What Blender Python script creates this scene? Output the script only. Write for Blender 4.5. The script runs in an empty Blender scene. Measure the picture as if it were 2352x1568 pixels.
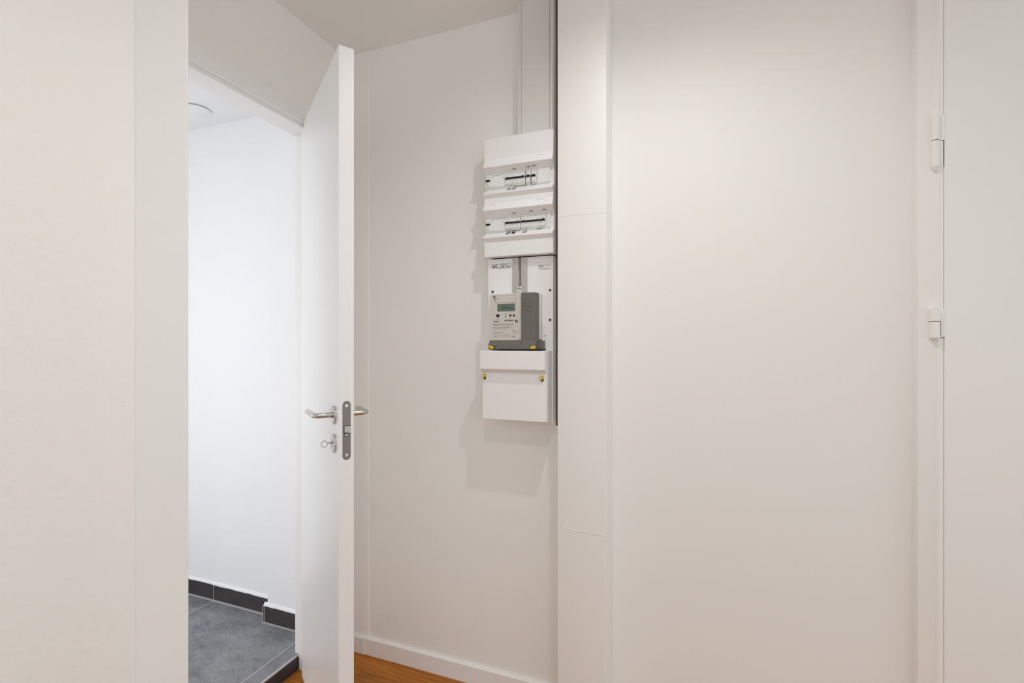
import bpy, bmesh, math, random
from mathutils import Vector, Matrix
random.seed(7)
R = math.radians
sc = bpy.context.scene
COL = sc.collection

# ------------------------------------------------------------------ camera, sky light, lamps, exposure
cd = bpy.data.cameras.new('camera'); cam = bpy.data.objects.new('camera', cd); COL.objects.link(cam)
cam.location = (0, 0, 1.28); cam.rotation_euler = (R(90), 0, R(21.04))
cd.sensor_width = 36.0; cd.lens = 36.0 * 1115.0 / 2352.0; cd.clip_start = 0.02
sc.camera = cam

w = bpy.data.worlds.new('world'); sc.world = w; w.use_nodes = True
bg = w.node_tree.nodes['Background']
bg.inputs['Color'].default_value = (0.95, 1.0, 1.03, 1); bg.inputs['Strength'].default_value = 1.14

def lamp(name, loc, energy, color, radius, spot=None, blend=0.6):
    d = bpy.data.lights.new(name, 'SPOT' if spot else 'POINT')
    d.energy = energy; d.color = color; d.shadow_soft_size = radius
    if spot:
        d.spot_size = R(spot); d.spot_blend = blend
    o = bpy.data.objects.new(name, d); o.location = loc; COL.objects.link(o)
    return o
lamp('hall_downlight', (-0.09, 0.94, 2.455), 20.5, (1.0, 0.995, 0.975), 0.013, 166, 1.0)
lamp('hall_downlight', (-0.06, -0.08, 2.455), 20.5, (1.0, 0.995, 0.975), 0.013, 166, 1.0)
# the bathroom's ceiling lamp
bl = bpy.data.lights.new('bathroom_lamp', 'AREA'); bl.shape = 'DISK'; bl.size = 0.36; bl.energy = 3.8
bl.color = (0.985, 0.99, 1.0)
blo = bpy.data.objects.new('bathroom_lamp', bl); blo.location = (-2.0, 0.40, 2.29); COL.objects.link(blo)
# added fill light by the unseen front wall, evens out the bathroom
ml = bpy.data.lights.new('bathroom_front_fill', 'AREA'); ml.shape = 'RECTANGLE'; ml.size = 0.8; ml.size_y = 1.1; ml.energy = 2.2
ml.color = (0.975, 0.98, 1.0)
mlo = bpy.data.objects.new('bathroom_front_fill', ml); mlo.location = (-1.92, 0.03, 0.85); mlo.rotation_euler = (R(-90), 0, 0); COL.objects.link(mlo)
# added unseen fill by the far wall, brightens the door towards its free edge
wl = bpy.data.lights.new('bathroom_far_fill', 'AREA'); wl.shape = 'RECTANGLE'; wl.size = 0.9; wl.size_y = 0.5; wl.energy = 6.0
wl.color = (0.985, 0.99, 1.0)
wlo = bpy.data.objects.new('bathroom_far_fill', wl); wlo.location = (-2.97, 0.50, 0.95); wlo.rotation_euler = (0, R(-90), 0); COL.objects.link(wlo)

vs = sc.view_settings
vs.view_transform = 'Standard'; vs.look = 'None'; vs.gamma = 1.0; vs.use_curve_mapping = False
vs.exposure = 0.05
try: sc.cycles.max_bounces = 16; sc.cycles.diffuse_bounces = 10
except Exception: pass

# ------------------------------------------------------------------ materials
def srgb(r, g, b):
    f = lambda c: (c/255/12.92) if c/255 <= 0.04045 else ((c/255+0.055)/1.055)**2.4
    return (f(r), f(g), f(b), 1)

def mat(name, col, rough=0.5, metal=0.0, bump=0.0, bscale=200.0, var=0.0, vscale=8.0, stretch=(1, 1, 1), detail=4.0, spec=0.5):
    m = bpy.data.materials.new(name); m.use_nodes = True
    nt = m.node_tree; n = nt.nodes; l = nt.links
    p = n['Principled BSDF']
    p.inputs['Base Color'].default_value = col; p.inputs['Roughness'].default_value = rough
    p.inputs['Metallic'].default_value = metal
    p.inputs['Specular IOR Level'].default_value = spec
    tc = n.new('ShaderNodeTexCoord'); mp = n.new('ShaderNodeMapping'); mp.inputs['Scale'].default_value = stretch
    l.new(tc.outputs['Object'], mp.inputs['Vector'])
    if bump > 0:
        t = n.new('ShaderNodeTexNoise'); t.inputs['Scale'].default_value = bscale; t.inputs['Detail'].default_value = detail
        l.new(mp.outputs['Vector'], t.inputs['Vector'])
        b = n.new('ShaderNodeBump'); b.inputs['Strength'].default_value = bump; b.inputs['Distance'].default_value = 0.002
        l.new(t.outputs['Fac'], b.inputs['Height']); l.new(b.outputs['Normal'], p.inputs['Normal'])
    if var > 0:
        t2 = n.new('ShaderNodeTexNoise'); t2.inputs['Scale'].default_value = vscale; t2.inputs['Detail'].default_value = 6
        l.new(mp.outputs['Vector'], t2.inputs['Vector'])
        mx = n.new('ShaderNodeMix'); mx.data_type = 'RGBA'
        a = tuple(c*(1-var) for c in col[:3]) + (1,); bb = tuple(min(1, c*(1+var)) for c in col[:3]) + (1,)
        mx.inputs[6].default_value = a; mx.inputs[7].default_value = bb
        l.new(t2.outputs['Fac'], mx.inputs[0]); l.new(mx.outputs[2], p.inputs['Base Color'])
    return m

PAINT = (0.905, 0.897, 0.874, 1)
M = {}
M['wall'] = mat('wall_paint', PAINT, 0.55, bump=0.10, bscale=160, spec=0.3)
M['rough_wall'] = mat('wall_paint_textured', PAINT, 0.6, bump=0.6, bscale=80, detail=5, spec=0.3)
M['lacquer'] = mat('white_lacquer', (0.90, 0.895, 0.885, 1), 0.32, bump=0.03, bscale=60)
M['old_paint'] = mat('thick_brushed_paint', PAINT, 0.42, bump=0.16, bscale=70)
M['ceiling'] = mat('ceiling_paint', PAINT, 0.7, bump=0.05, bscale=120, spec=0.2)
M['bath_wall'] = mat('bathroom_paint', (0.90, 0.905, 0.91, 1), 0.55, bump=0.12, bscale=150, spec=0.3)
M['plastic'] = mat('white_plastic', (0.91, 0.905, 0.90, 1), 0.38)
M['plastic2'] = mat('white_breaker_plastic', (0.84, 0.84, 0.82, 1), 0.35)
M['trunk'] = mat('trunking_plastic', (0.74, 0.735, 0.71, 1), 0.4)
M['black'] = mat('black_plastic', (0.012, 0.010, 0.009, 1), 0.45)
M['ink'] = mat('black_ink', (0.02, 0.018, 0.016, 1), 0.7)
M['ink_grey'] = mat('grey_ink', (0.22, 0.20, 0.18, 1), 0.7)
M['green'] = mat('green_print', (0.10, 0.22, 0.10, 1), 0.6)
M['tag'] = mat('tag_tape', (0.68, 0.67, 0.65, 1), 0.5)
M['paper'] = mat('white_sticker', (0.82, 0.81, 0.79, 1), 0.6)
M['meter'] = mat('meter_plastic', (0.66, 0.63, 0.585, 1), 0.45)
M['meter_rear'] = mat('meter_rear_plastic', (0.76, 0.73, 0.69, 1), 0.45)
M['meter_grey'] = mat('meter_grey_plastic', (0.155, 0.145, 0.13, 1), 0.5, bump=0.06, bscale=600)
M['meter_emboss'] = mat('embossed_grey', (0.085, 0.078, 0.070, 1), 0.5)
M['lcd'] = mat('lcd_panel', (0.115, 0.17, 0.145, 1), 0.25)
M['lcd_ink'] = mat('lcd_segments', (0.045, 0.07, 0.062, 1), 0.3)
M['teal'] = mat('dark_teal_lens', (0.012, 0.03, 0.033, 1), 0.15)
M['yellow'] = mat('yellow_seal', (0.82, 0.48, 0.012, 1), 0.4)
M['brass'] = mat('yellow_brass_seal', (0.66, 0.47, 0.04, 1), 0.35, metal=0.15)
M['alu'] = mat('galvanised_steel', (0.56, 0.54, 0.50, 1), 0.45, metal=0.55, var=0.10, vscale=90)
M['zinc'] = mat('bright_zinc', (0.72, 0.72, 0.70, 1), 0.28, metal=0.9)
M['steel'] = mat('brushed_steel', (0.60, 0.575, 0.545, 1), 0.27, metal=1.0, bump=0.05, bscale=300, stretch=(1, 1, 8))
M['plate'] = mat('lock_plate_steel', (0.27, 0.255, 0.235, 1), 0.5, metal=0.75, var=0.06, vscale=120)
M['nickel'] = mat('nickel_bolt', (0.62, 0.62, 0.59, 1), 0.4, metal=0.7, var=0.1, vscale=150)
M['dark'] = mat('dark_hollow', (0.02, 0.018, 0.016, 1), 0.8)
M['gap'] = mat('dusty_recess', (0.16, 0.125, 0.10, 1), 0.9, var=0.3, vscale=40)
M['joint'] = mat('grey_silicone', (0.30, 0.30, 0.30, 1), 0.6)
M['gap_shade'] = mat('dark_gap_shade', (0.036, 0.026, 0.019, 1), 0.9, var=0.4, vscale=30)
M['grout'] = mat('light_grout', (0.72, 0.72, 0.71, 1), 0.8, bump=0.1, bscale=300)
M['trimmetal'] = mat('tile_edge_profile', (0.58, 0.58, 0.58, 1), 0.45, metal=0.2)
M['sealant'] = mat('white_sealant', (0.84, 0.84, 0.84, 1), 0.5, bump=0.1, bscale=90)
M['subfloor'] = mat('floor_underlay', (0.10, 0.05, 0.02, 1), 0.9)

def tile_mat(name, a, b, rough):
    m = bpy.data.materials.new(name); m.use_nodes = True
    nt = m.node_tree; n = nt.nodes; l = nt.links; p = n['Principled BSDF']
    tc = n.new('ShaderNodeTexCoord'); mp = n.new('ShaderNodeMapping'); mp.inputs['Rotation'].default_value = (0, 0, R(35))
    mp.inputs['Scale'].default_value = (1, 1.5, 1.0)
    oi = n.new('ShaderNodeObjectInfo'); ad = n.new('ShaderNodeVectorMath'); ad.operation = 'ADD'
    mu = n.new('ShaderNodeMath'); mu.operation = 'MULTIPLY'; mu.inputs[1].default_value = 7.0
    l.new(oi.outputs['Random'], mu.inputs[0]); l.new(tc.outputs['Object'], ad.inputs[0]); l.new(mu.outputs[0], ad.inputs[1])
    l.new(ad.outputs[0], mp.inputs['Vector'])
    n1 = n.new('ShaderNodeTexNoise'); n1.inputs['Scale'].default_value = 7; n1.inputs['Detail'].default_value = 10; n1.inputs['Roughness'].default_value = 0.68
    n2 = n.new('ShaderNodeTexNoise'); n2.inputs['Scale'].default_value = 90; n2.inputs['Detail'].default_value = 6
    l.new(mp.outputs['Vector'], n1.inputs['Vector']); l.new(mp.outputs['Vector'], n2.inputs['Vector'])
    mm = n.new('ShaderNodeMix'); mm.inputs[0].default_value = 0.35
    l.new(n1.outputs['Fac'], mm.inputs[2]); l.new(n2.outputs['Fac'], mm.inputs[3])
    cr = n.new('ShaderNodeValToRGB'); cr.color_ramp.elements[0].position = 0.36; cr.color_ramp.elements[1].position = 0.66
    cr.color_ramp.elements[0].color = a; cr.color_ramp.elements[1].color = b
    l.new(mm.outputs[0], cr.inputs['Fac']); l.new(cr.outputs['Color'], p.inputs['Base Color'])
    bp = n.new('ShaderNodeBump'); bp.inputs['Strength'].default_value = 0.15; bp.inputs['Distance'].default_value = 0.001
    l.new(n2.outputs['Fac'], bp.inputs['Height']); l.new(bp.outputs['Normal'], p.inputs['Normal'])
    p.inputs['Roughness'].default_value = rough
    return m
M['tile'] = tile_mat('grey_stone_tile', (0.125, 0.127, 0.142, 1), (0.33, 0.335, 0.355, 1), 0.5)
M['tile_dark'] = tile_mat('dark_stone_tile', (0.024, 0.021, 0.022, 1), (0.066, 0.058, 0.058, 1), 0.55)

def wood_mat():
    m = bpy.data.materials.new('oiled_oak'); m.use_nodes = True
    nt = m.node_tree; n = nt.nodes; l = nt.links; p = n['Principled BSDF']
    tc = n.new('ShaderNodeTexCoord'); oi = n.new('ShaderNodeObjectInfo')
    mu = n.new('ShaderNodeMath'); mu.operation = 'MULTIPLY'; mu.inputs[1].default_value = 13.0
    ad = n.new('ShaderNodeVectorMath'); ad.operation = 'ADD'
    l.new(oi.outputs['Random'], mu.inputs[0]); l.new(tc.outputs['Object'], ad.inputs[0]); l.new(mu.outputs[0], ad.inputs[1])
    mp = n.new('ShaderNodeMapping'); mp.inputs['Scale'].default_value = (2.2, 22, 22); l.new(ad.outputs[0], mp.inputs['Vector'])
    n1 = n.new('ShaderNodeTexNoise'); n1.inputs['Scale'].default_value = 1.6; n1.inputs['Detail'].default_value = 6; n1.inputs['Distortion'].default_value = 1.2
    l.new(mp.outputs['Vector'], n1.inputs['Vector'])
    wv = n.new('ShaderNodeTexWave'); wv.bands_direction = 'Y'; wv.inputs['Scale'].default_value = 0.8; wv.inputs['Distortion'].default_value = 9; wv.inputs['Detail'].default_value = 3; wv.inputs['Detail Scale'].default_value = 0.6
    l.new(mp.outputs['Vector'], wv.inputs['Vector'])
    mp2 = n.new('ShaderNodeMapping'); mp2.inputs['Scale'].default_value = (12, 260, 260); l.new(ad.outputs[0], mp2.inputs['Vector'])
    n2 = n.new('ShaderNodeTexNoise'); n2.inputs['Scale'].default_value = 1; n2.inputs['Detail'].default_value = 3
    l.new(mp2.outputs['Vector'], n2.inputs['Vector'])
    m1 = n.new('ShaderNodeMix'); m1.inputs[0].default_value = 0.16; l.new(n1.outputs['Fac'], m1.inputs[2]); l.new(wv.outputs['Fac'], m1.inputs[3])
    m2 = n.new('ShaderNodeMix'); m2.inputs[0].default_value = 0.42; l.new(m1.outputs[0], m2.inputs[2]); l.new(n2.outputs['Fac'], m2.inputs[3])
    cr = n.new('ShaderNodeValToRGB'); e = cr.color_ramp.elements
    e[0].position = 0.25; e[0].color = (0.15, 0.046, 0.005, 1); e[1].position = 0.72; e[1].color = (0.56, 0.235, 0.035, 1)
    x = e.new(0.48); x.color = (0.40, 0.140, 0.016, 1)
    l.new(m2.outputs[0], cr.inputs['Fac'])
    hs = n.new('ShaderNodeHueSaturation'); mr = n.new('ShaderNodeMapRange'); mr.inputs[3].default_value = 0.88; mr.inputs[4].default_value = 1.14
    l.new(oi.outputs['Random'], mr.inputs[0]); l.new(mr.outputs[0], hs.inputs['Value']); l.new(cr.outputs['Color'], hs.inputs['Color'])
    l.new(hs.outputs['Color'], p.inputs['Base Color']); p.inputs['Roughness'].default_value = 0.45; p.inputs['Specular IOR Level'].default_value = 0.3
    bp = n.new('ShaderNodeBump'); bp.inputs['Strength'].default_value = 0.12; bp.inputs['Distance'].default_value = 0.0008
    l.new(n2.outputs['Fac'], bp.inputs['Height']); l.new(bp.outputs['Normal'], p.inputs['Normal'])
    return m
M['wood'] = wood_mat()

# ------------------------------------------------------------------ mesh helpers
def B(): return bmesh.new()
def box(bm, x0, x1, y0, y1, z0, z1, bev=0.0, seg=2):
    r = bmesh.ops.create_cube(bm, size=1.0)
    vs_ = r['verts']
    for v in vs_:
        v.co = Vector((x0 + (v.co.x+.5)*(x1-x0), y0 + (v.co.y+.5)*(y1-y0), z0 + (v.co.z+.5)*(z1-z0)))
    if bev > 0:
        es = list({e for v in vs_ for e in v.link_edges})
        bmesh.ops.bevel(bm, geom=es, offset=bev, segments=seg, profile=0.5, affect='EDGES')
    return bm
def prism(bm, pts, axis, a, b):
    """extrude a polygon of (p,q) along an axis; axis 'x': (p,q)->(y,z); 'y': (x,z); 'z': (x,y)"""
    def mk(t, p, q): return (t, p, q) if axis == 'x' else ((p, t, q) if axis == 'y' else (p, q, t))
    va = [bm.verts.new(mk(a, p, q)) for p, q in pts]; vb = [bm.verts.new(mk(b, p, q)) for p, q in pts]
    n = len(pts)
    bm.faces.new(va); bm.faces.new(vb[::-1])
    for i in range(n):
        bm.faces.new((va[i], vb[i], vb[(i+1) % n], va[(i+1) % n]))
    bmesh.ops.recalc_face_normals(bm, faces=bm.faces)
    return bm
def cyl(bm, c, axis, r, h, seg=24, r2=None):
    """cylinder starting at c and running h along axis vector"""
    ax = Vector(axis).normalized()
    q = Vector((0, 0, 1)).rotation_difference(ax).to_matrix().to_4x4()
    m = Matrix.Translation(Vector(c) + ax*h/2) @ q
    bmesh.ops.create_cone(bm, cap_ends=True, segments=seg, radius1=r, radius2=r if r2 is None else r2, depth=h, matrix=m)
    return bm
def tube(bm, pts, r, seg=16, cap=True):
    pts = [Vector(p) for p in pts]; rings = []; up = None
    for i, p in enumerate(pts):
        d = (pts[min(i+1, len(pts)-1)] - pts[max(i-1, 0)]).normalized()
        if up is None:
            up = d.orthogonal().normalized()
        else:
            up = (up - d*up.dot(d)).normalized()
        s = d.cross(up)
        rings.append([bm.verts.new(p + (up*math.cos(t) + s*math.sin(t))*r) for t in [2*math.pi*k/seg for k in range(seg)]])
    for a, b in zip(rings, rings[1:]):
        for k in range(seg):
            bm.faces.new((a[k], a[(k+1) % seg], b[(k+1) % seg], b[k]))
    if cap:
        bm.faces.new(rings[0][::-1]); bm.faces.new(rings[-1])
    return bm
def fillet(p0, p1, p2, r, n=8):
    p0, p1, p2 = Vector(p0), Vector(p1), Vector(p2)
    a = (p0-p1).normalized(); b = (p2-p1).normalized()
    out = []
    for i in range(n+1):
        t = i/n
        out.append((p1+a*r)*(1-t)**2 + p1*2*t*(1-t) + (p1+b*r)*t**2)
    return out

def obj(name, bm, m, parent=None, smooth=False, local=False, kind=None, label=None, cat=None, group=None, bev=None):
    me = bpy.data.meshes.new(name)
    off = Vector((0, 0, 0))
    if parent is not None and not local:
        off = Vector(parent.get('_base', (0, 0, 0)))
        for v in bm.verts: v.co -= off
    bm.to_mesh(me); bm.free()
    if smooth:
        for p in me.polygons: p.use_smooth = True
    me.materials.append(M[m] if isinstance(m, str) else m)
    o = bpy.data.objects.new(name, me); COL.objects.link(o)
    if smooth:
        try: me.set_sharp_from_angle(angle=R(38))
        except Exception: pass
    if parent is not None:
        o.parent = parent; o['_base'] = tuple(off)
    if bev:
        bv = o.modifiers.new('edge', 'BEVEL'); bv.width = bev; bv.segments = 2; bv.limit_method = 'ANGLE'; bv.angle_limit = R(35)
    tag(o, label, cat, group, kind)
    return o
def tag(o, label=None, cat=None, group=None, kind=None):
    if label: o['label'] = label
    if cat: o['category'] = cat
    if group: o['group'] = group
    if kind: o['kind'] = kind
    return o
def thing(name, loc, label, cat, kind=None, group=None, rz=0):
    o = bpy.data.objects.new(name, None); o.location = loc; o.rotation_euler = (0, 0, rz); o.empty_display_size = 0.05
    COL.objects.link(o); o['_base'] = tuple(loc) if rz == 0 else (0, 0, 0)
    return tag(o, label, cat, group, kind)
def struct(name, bm, m, label, cat='wall', **k):
    return obj(name, bm, m, None, kind='structure', label=label, cat=cat, **k)
def text(name, s, x, z, size, y, parent, m='ink', align='LEFT', bold=0.0, rot=None):
    cu = bpy.data.curves.new(name, 'FONT'); cu.body = s; cu.size = size; cu.extrude = 0.00012; cu.offset = bold
    cu.align_x = align; cu.space_line = 0.9; cu.resolution_u = 3
    to = bpy.data.objects.new('temp', cu)
    dg = bpy.context.evaluated_depsgraph_get()
    me = bpy.data.meshes.new_from_object(to); me.name = name
    bpy.data.objects.remove(to); bpy.data.curves.remove(cu)
    me.materials.clear(); me.materials.append(M[m])
    o = bpy.data.objects.new(name, me); COL.objects.link(o); o['kind'] = 'stuff'
    off = Vector(parent['_base'])
    o.parent = parent; o.location = Vector((x, y, z)) - off; o.rotation_euler = rot or (R(90), 0, 0)
    o['_base'] = tuple(off)
    return o
def prints(bm, x, z, width, h, y, seed=0, dens=0.85):
    """a line of print too fine to read, as small raised strokes"""
    rd = random.Random(seed); cx = x
    while cx < x + width - h*0.4:
        wl = rd.uniform(1.2, 4.5)*h; e = min(cx + wl, x + width)
        q = cx
        while q < e:
            sw = rd.uniform(0.25, 0.5)*h
            if rd.random() < dens:
                box(bm, q, min(q+sw, e), y-0.00012, y+0.0002, z, z + h*rd.choice((0.75, 0.75, 1.0)))
            q += sw + 0.18*h
        cx = e + 0.6*h
    return bm

CEIL = 2.473; BATHC = 2.307; WX = -1.385; WY = 1.653; STEP = 0.055
D = lambda d: WY - d                       # plane at depth d in front of the back wall

# ------------------------------------------------------------------ hall shell
bm = B(); box(bm, -1.46, 3.1, -3.2, WY, -0.06, -0.0155)
floor = struct('floor', bm, 'subfloor', 'orange-brown oak strip floor of the hall', 'floor')
rd = random.Random(3)
y = 1.552; rows = [(1.552, 1.640)]
while y > -0.4:
    rows.append((y-0.0885, y)); y -= 0.0885
for ri, (y0, y1) in enumerate(rows):
    x = -1.4605
    first = True
    while x < 1.7:
        L = rd.uniform(0.38, 0.62)
        if ri == 0 and first: L = -1.139 + 1.4605
        elif first: L = rd.uniform(0.12, 0.6)
        first = False
        b2 = B(); box(b2, x+0.0002, x+L-0.0002, y0+0.0002, y1-0.0002, -0.0155, -0.0155+0.0155)
        obj('plank', b2, 'wood', floor)
        x += L
bm = B(); box(bm, -3.05, 3.1, -3.2, 1.90, CEIL, CEIL+0.1)
struct('ceiling', bm, 'ceiling', 'flat white hall ceiling', 'ceiling')

# back wall: plane plaster, a slightly proud strip beside the door corner
bm = B(); box(bm, -1.265, 3.1, WY, WY+0.15, -0.06, CEIL); 
struct('wall_back', bm, 'wall', 'white plastered wall behind the meter boards and the pipe casing')
bm = B(); prism(bm, [(-1.478, WY+0.15), (-1.478, WY-0.003), (-1.2685, WY-0.003), (-1.2665, WY-0.0024), (-1.265, WY-0.001), (-1.2645, WY+0.004), (-1.2645, WY+0.15)], 'z', -0.06, CEIL)
struct('wall_corner', bm, 'wall', 'slightly proud strip of white wall behind the open door', smooth=True)

# left wall with the bathroom door opening
OY0, OY1, OH = 0.835, 1.487, 2.105
bm = B()
box(bm, -1.478, WX, 0.755, OY0, -0.06, CEIL); box(bm, -1.478, WX, OY1, 1.66, -0.06, CEIL); box(bm, -1.478, WX, OY0, OY1, OH, CEIL)
struct('wall_left', bm, 'wall', 'white wall above and beside the bathroom doorway')
# near left wall and its pier
bm = B(); box(bm, -1.478, -1.094, -3.2, 0.665, -0.06, CEIL)
struct('wall_near_left', bm, 'rough_wall', 'near white wall with a rough painted texture, before the smooth end post')
bm = B(); prism(bm, [(-1.478, 0.6560), (-1.0940, 0.6590), (-1.0900, 0.6605), (-1.0190, 0.7170), (-1.0180, 0.7190), (-1.0195, 0.7210), (-1.0940, 0.7570), (-1.478, 0.7570)], 'z', -0.06, CEIL)
struct('wall_end', bm, 'wall', 'smooth white end post of the rough near wall beside the doorway')

# door lining (frame) and casing
fr = thing('trim_1', (WX, 1.47, 0), 'white door lining and casing around the bathroom doorway', 'door frame', 'structure')
bm = B(); box(bm, -1.4565, WX-0.0005, 1.470, 1.487, 0.0, OH, 0.0012); obj('jamb', bm, 'lacquer', fr)
bm = B(); box(bm, -1.478, -1.4572, 1.4715, 1.487, STEP+0.004, OH, 0.0015); obj('jamb_lining', bm, 'lacquer', fr)
bm = B(); box(bm, -1.4565, WX-0.0005, 0.835, 0.850, 0.0, OH, 0.0012); obj('jamb', bm, 'lacquer', fr)
bm = B(); prism(bm, [(WX-0.0005, 2.092), (WX-0.0005, 2.0835), (WX-0.003, 2.081), (-1.425, 2.081), (-1.4285, 2.0825), (-1.4565, 2.0825), (-1.4565, OH), (WX-0.0005, OH)], 'y', 0.850, 1.470)
obj('frame_head', bm, 'lacquer', fr)
bm = B(); box(bm, -1.478, -1.4572, 0.850, 1.4715, 2.0845, OH, 0.0012); obj('head_lining', bm, 'lacquer', fr)
bm = B(); prism(bm, [(WX, 2.094), (WX+0.008, 2.094), (WX+0.0105, 2.0965), (WX+0.0105, 2.156), (WX+0.0085, 2.158), (WX, 2.158)], 'y', 0.77, 1.549)
obj('casing_head', bm, 'lacquer', fr)
for ya, yb in ((1.484, 1.549), (0.77, 0.835)):
    bm = B(); box(bm, WX, WX+0.0105, ya, yb, 0, 2.0935, 0.002); obj('casing', bm, 'lacquer', fr)

# baseboard on the back wall, scarf-jointed
bb = thing('baseboard_back', (-0.85, WY, 0), 'low white skirting along the wall under the meter boards', 'skirting', 'structure')
H0 = 0.0665
def skirt_profile(y): return [(y, 0.0), (y-0.0135, 0.0), (y-0.0135, H0-0.003), (y-0.0115, H0-0.0008), (y-0.010, H0), (y, H0+0.0012)]
bm = B(); prism(bm, skirt_profile(WY-0.0002), 'x', -1.262, -0.437)
for v in bm.verts:
    if v.co.x < -1.2: v.co.x += (v.co.y - WY)*1.0 + 0.0
obj('skirting_board', bm, 'lacquer', bb)
bm = B(); prism(bm, skirt_profile(WY-0.0002-0.0032), 'x', -1.374, -1.2625)
for v in bm.verts:
    if v.co.x > -1.3: v.co.x += (v.co.y - WY)*1.0
obj('skirting_board', bm, 'lacquer', bb)

# boxed-in pipe casing beside the meter boards, three painted boards
pc = thing('trim_2', (-0.355, 1.6, 0), 'white boxed-in pipe casing with cracked paint joints beside the meter boards', 'pipe casing', 'structure')
PX0, PX1, PY = -0.4357, -0.2745, 1.549
def lump_board(z0, z1, seed, bev=0.0035):
    b2 = B(); box(b2, PX0, PX1, PY, WY-0.001, z0, z1)
    es = [e for e in b2.edges if abs(e.verts[0].co.z - e.verts[1].co.z) > 0.1 and e.verts[0].co.y < PY+0.01]
    bmesh.ops.bevel(b2, geom=es, offset=bev, segments=3, profile=0.5, affect='EDGES')
    return b2
for (z0, z1) in ((0.0, 0.6600), (0.6615, 1.6896), (1.6908, CEIL)):
    bm = lump_board(z0, z1, 1)
    obj('panel', bm, 'old_paint', pc, smooth=True)
bm = B(); box(bm, -0.4410, PX0-0.0002, D(0.1000), D(0.0920), 1.002, CEIL-0.001); obj('gap_shade', bm, 'gap_shade', pc, label='dark brown strip painting the shade behind the casing edge')  # added dark strip, imitates the deep shade of the slot beside the boards
bm = B(); box(bm, PX0+0.0009, PX1-0.0004, PY+0.0016, WY-0.0012, 0.001, CEIL-0.001); obj('core', bm, 'old_paint', pc)
# cracked filler along the lower joint, and beads of paint
bm = B()
pts = [(-0.4345, 0.682), (-0.424, 0.6755), (-0.41, 0.670), (-0.395, 0.6675), (-0.372, 0.6655), (-0.345, 0.6665), (-0.325, 0.6665), (-0.305, 0.6650), (-0.285, 0.6625), (-0.277, 0.6612)]
for (a, b_) in zip(pts, pts[1:]):
    n = 0.0006
    prism(bm, [(a[0], a[1]-0.0018), (b_[0], b_[1]-0.0016), (b_[0], b_[1]), (a[0], a[1])], 'y', PY-0.0007, PY+0.002)
obj('filler_crack', bm, 'old_paint', pc)
bm = B()
rb = random.Random(11)
for k in range(26):
    ex = rb.choice((PX0+0.0015, PX1-0.002, rb.uniform(PX0, PX1)))
    c = Vector((ex, PY-0.0002 if abs(ex-PX0) > 0.004 else PY+0.0008, rb.uniform(0.1, 2.2)))
    r0 = rb.uniform(0.0008, 0.0019)
    bmesh.ops.create_icosphere(bm, subdivisions=1, radius=r0, matrix=Matrix.Translation(c) @ Matrix.Diagonal((1, 0.6, 1.2, 1)))
obj('paint_drips', bm, 'old_paint', pc, smooth=True, kind='stuff')

# closet door on the right: casing, leaf, two hinges
FY = 1.615
cf = thing('trim_3', (0.57, WY, 0), 'white closet door frame with a rounded bead beside the two hinges', 'door frame', 'structure')
bm = B(); prism(bm, [(0.5515, WY), (0.5515, FY+0.003), (0.5525, FY+0.0008), (0.5545, FY), (0.5885, FY), (0.5905, FY-0.0012), (0.5935, FY-0.0030), (0.5965, FY-0.0030), (0.5990, FY-0.0015), (0.6000, FY), (0.6066, FY), (0.6070, FY+0.002), (0.6070, WY)], 'z', 0.0, CEIL)
obj('frame_post', bm, 'old_paint', cf, smooth=True)
cdoor = thing('door_2', (0.608, FY, 0), 'plain white closet door leaf hung on two painted hinges', 'door', 'structure')
bm = B(); box(bm, 0.6082, 1.32, FY, WY-0.002, 0.006, 2.40, 0.0018); obj('leaf', bm, 'old_paint', cdoor)
def hinge(z_top, z_mid, z_low, z_bot, r, cx, cap, fplate):
    h = thing('hinge', (cx, FY, z_bot), None, None)
    h.parent = cdoor; h.location = Vector((cx, FY, z_bot)) - cdoor.location
    cy = FY - 0.0010 - r*0.62
    bm = B(); cyl(bm, (cx, cy, z_mid+0.0009), (0, 0, 1), r, z_top-z_mid-0.0009, 28)
    box(bm, cx, cx+r*0.8, cy, FY-0.0002, z_mid+0.0009, z_top); box(bm, cx, 0.6086, FY-0.0020, FY-0.0002, z_mid+0.0009, z_top)
    obj('upper_knuckle', bm, 'old_paint', h, smooth=True)
    bm = B(); cyl(bm, (cx, cy, z_bot), (0, 0, 1), r*1.04, z_mid-z_bot-0.0009, 28)
    if z_low: cyl(bm, (cx, cy, z_low), (0, 0, 1), r*1.06, 0.0006, 28)
    if cap:
        cyl(bm, (cx, cy, z_bot-0.003), (0, 0, 1), r*0.9, 0.003, 28, r*1.04)
        cyl(bm, (cx, cy, z_bot-0.012), (0, 0, 1), r*0.35, 0.009, 28, r*0.9)
    else:
        cyl(bm, (cx, cy, z_bot-0.002), (0, 0, 1), r*0.85, 0.002, 28, r*1.04)
    box(bm, cx, cx+r*0.8, cy, FY-0.0002, z_bot, z_mid-0.0012); box(bm, cx, fplate, FY-0.0030, FY-0.0002, z_bot, z_mid-0.0012)
    if not cap: box(bm, 0.6003, 0.6088, FY-0.0028, FY-0.0002, 1.2925, z_mid+0.002)
    obj('lower_knuckle', bm, 'old_paint', h, smooth=True)
    bm = B(); cyl(bm, (cx, cy, z_mid-0.0012), (0, 0, 1), r*0.97, 0.0024, 20); obj('pin', bm, 'dark', h, label='dark hinge pin gap')
    return h
hinge(1.882, 1.8135, None, 1.745, 0.0082, 0.5868, True, 0.6045)
hinge(1.365, 1.3330, 1.3215, 1.290, 0.0116, 0.5846, False, 0.5990)
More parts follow.
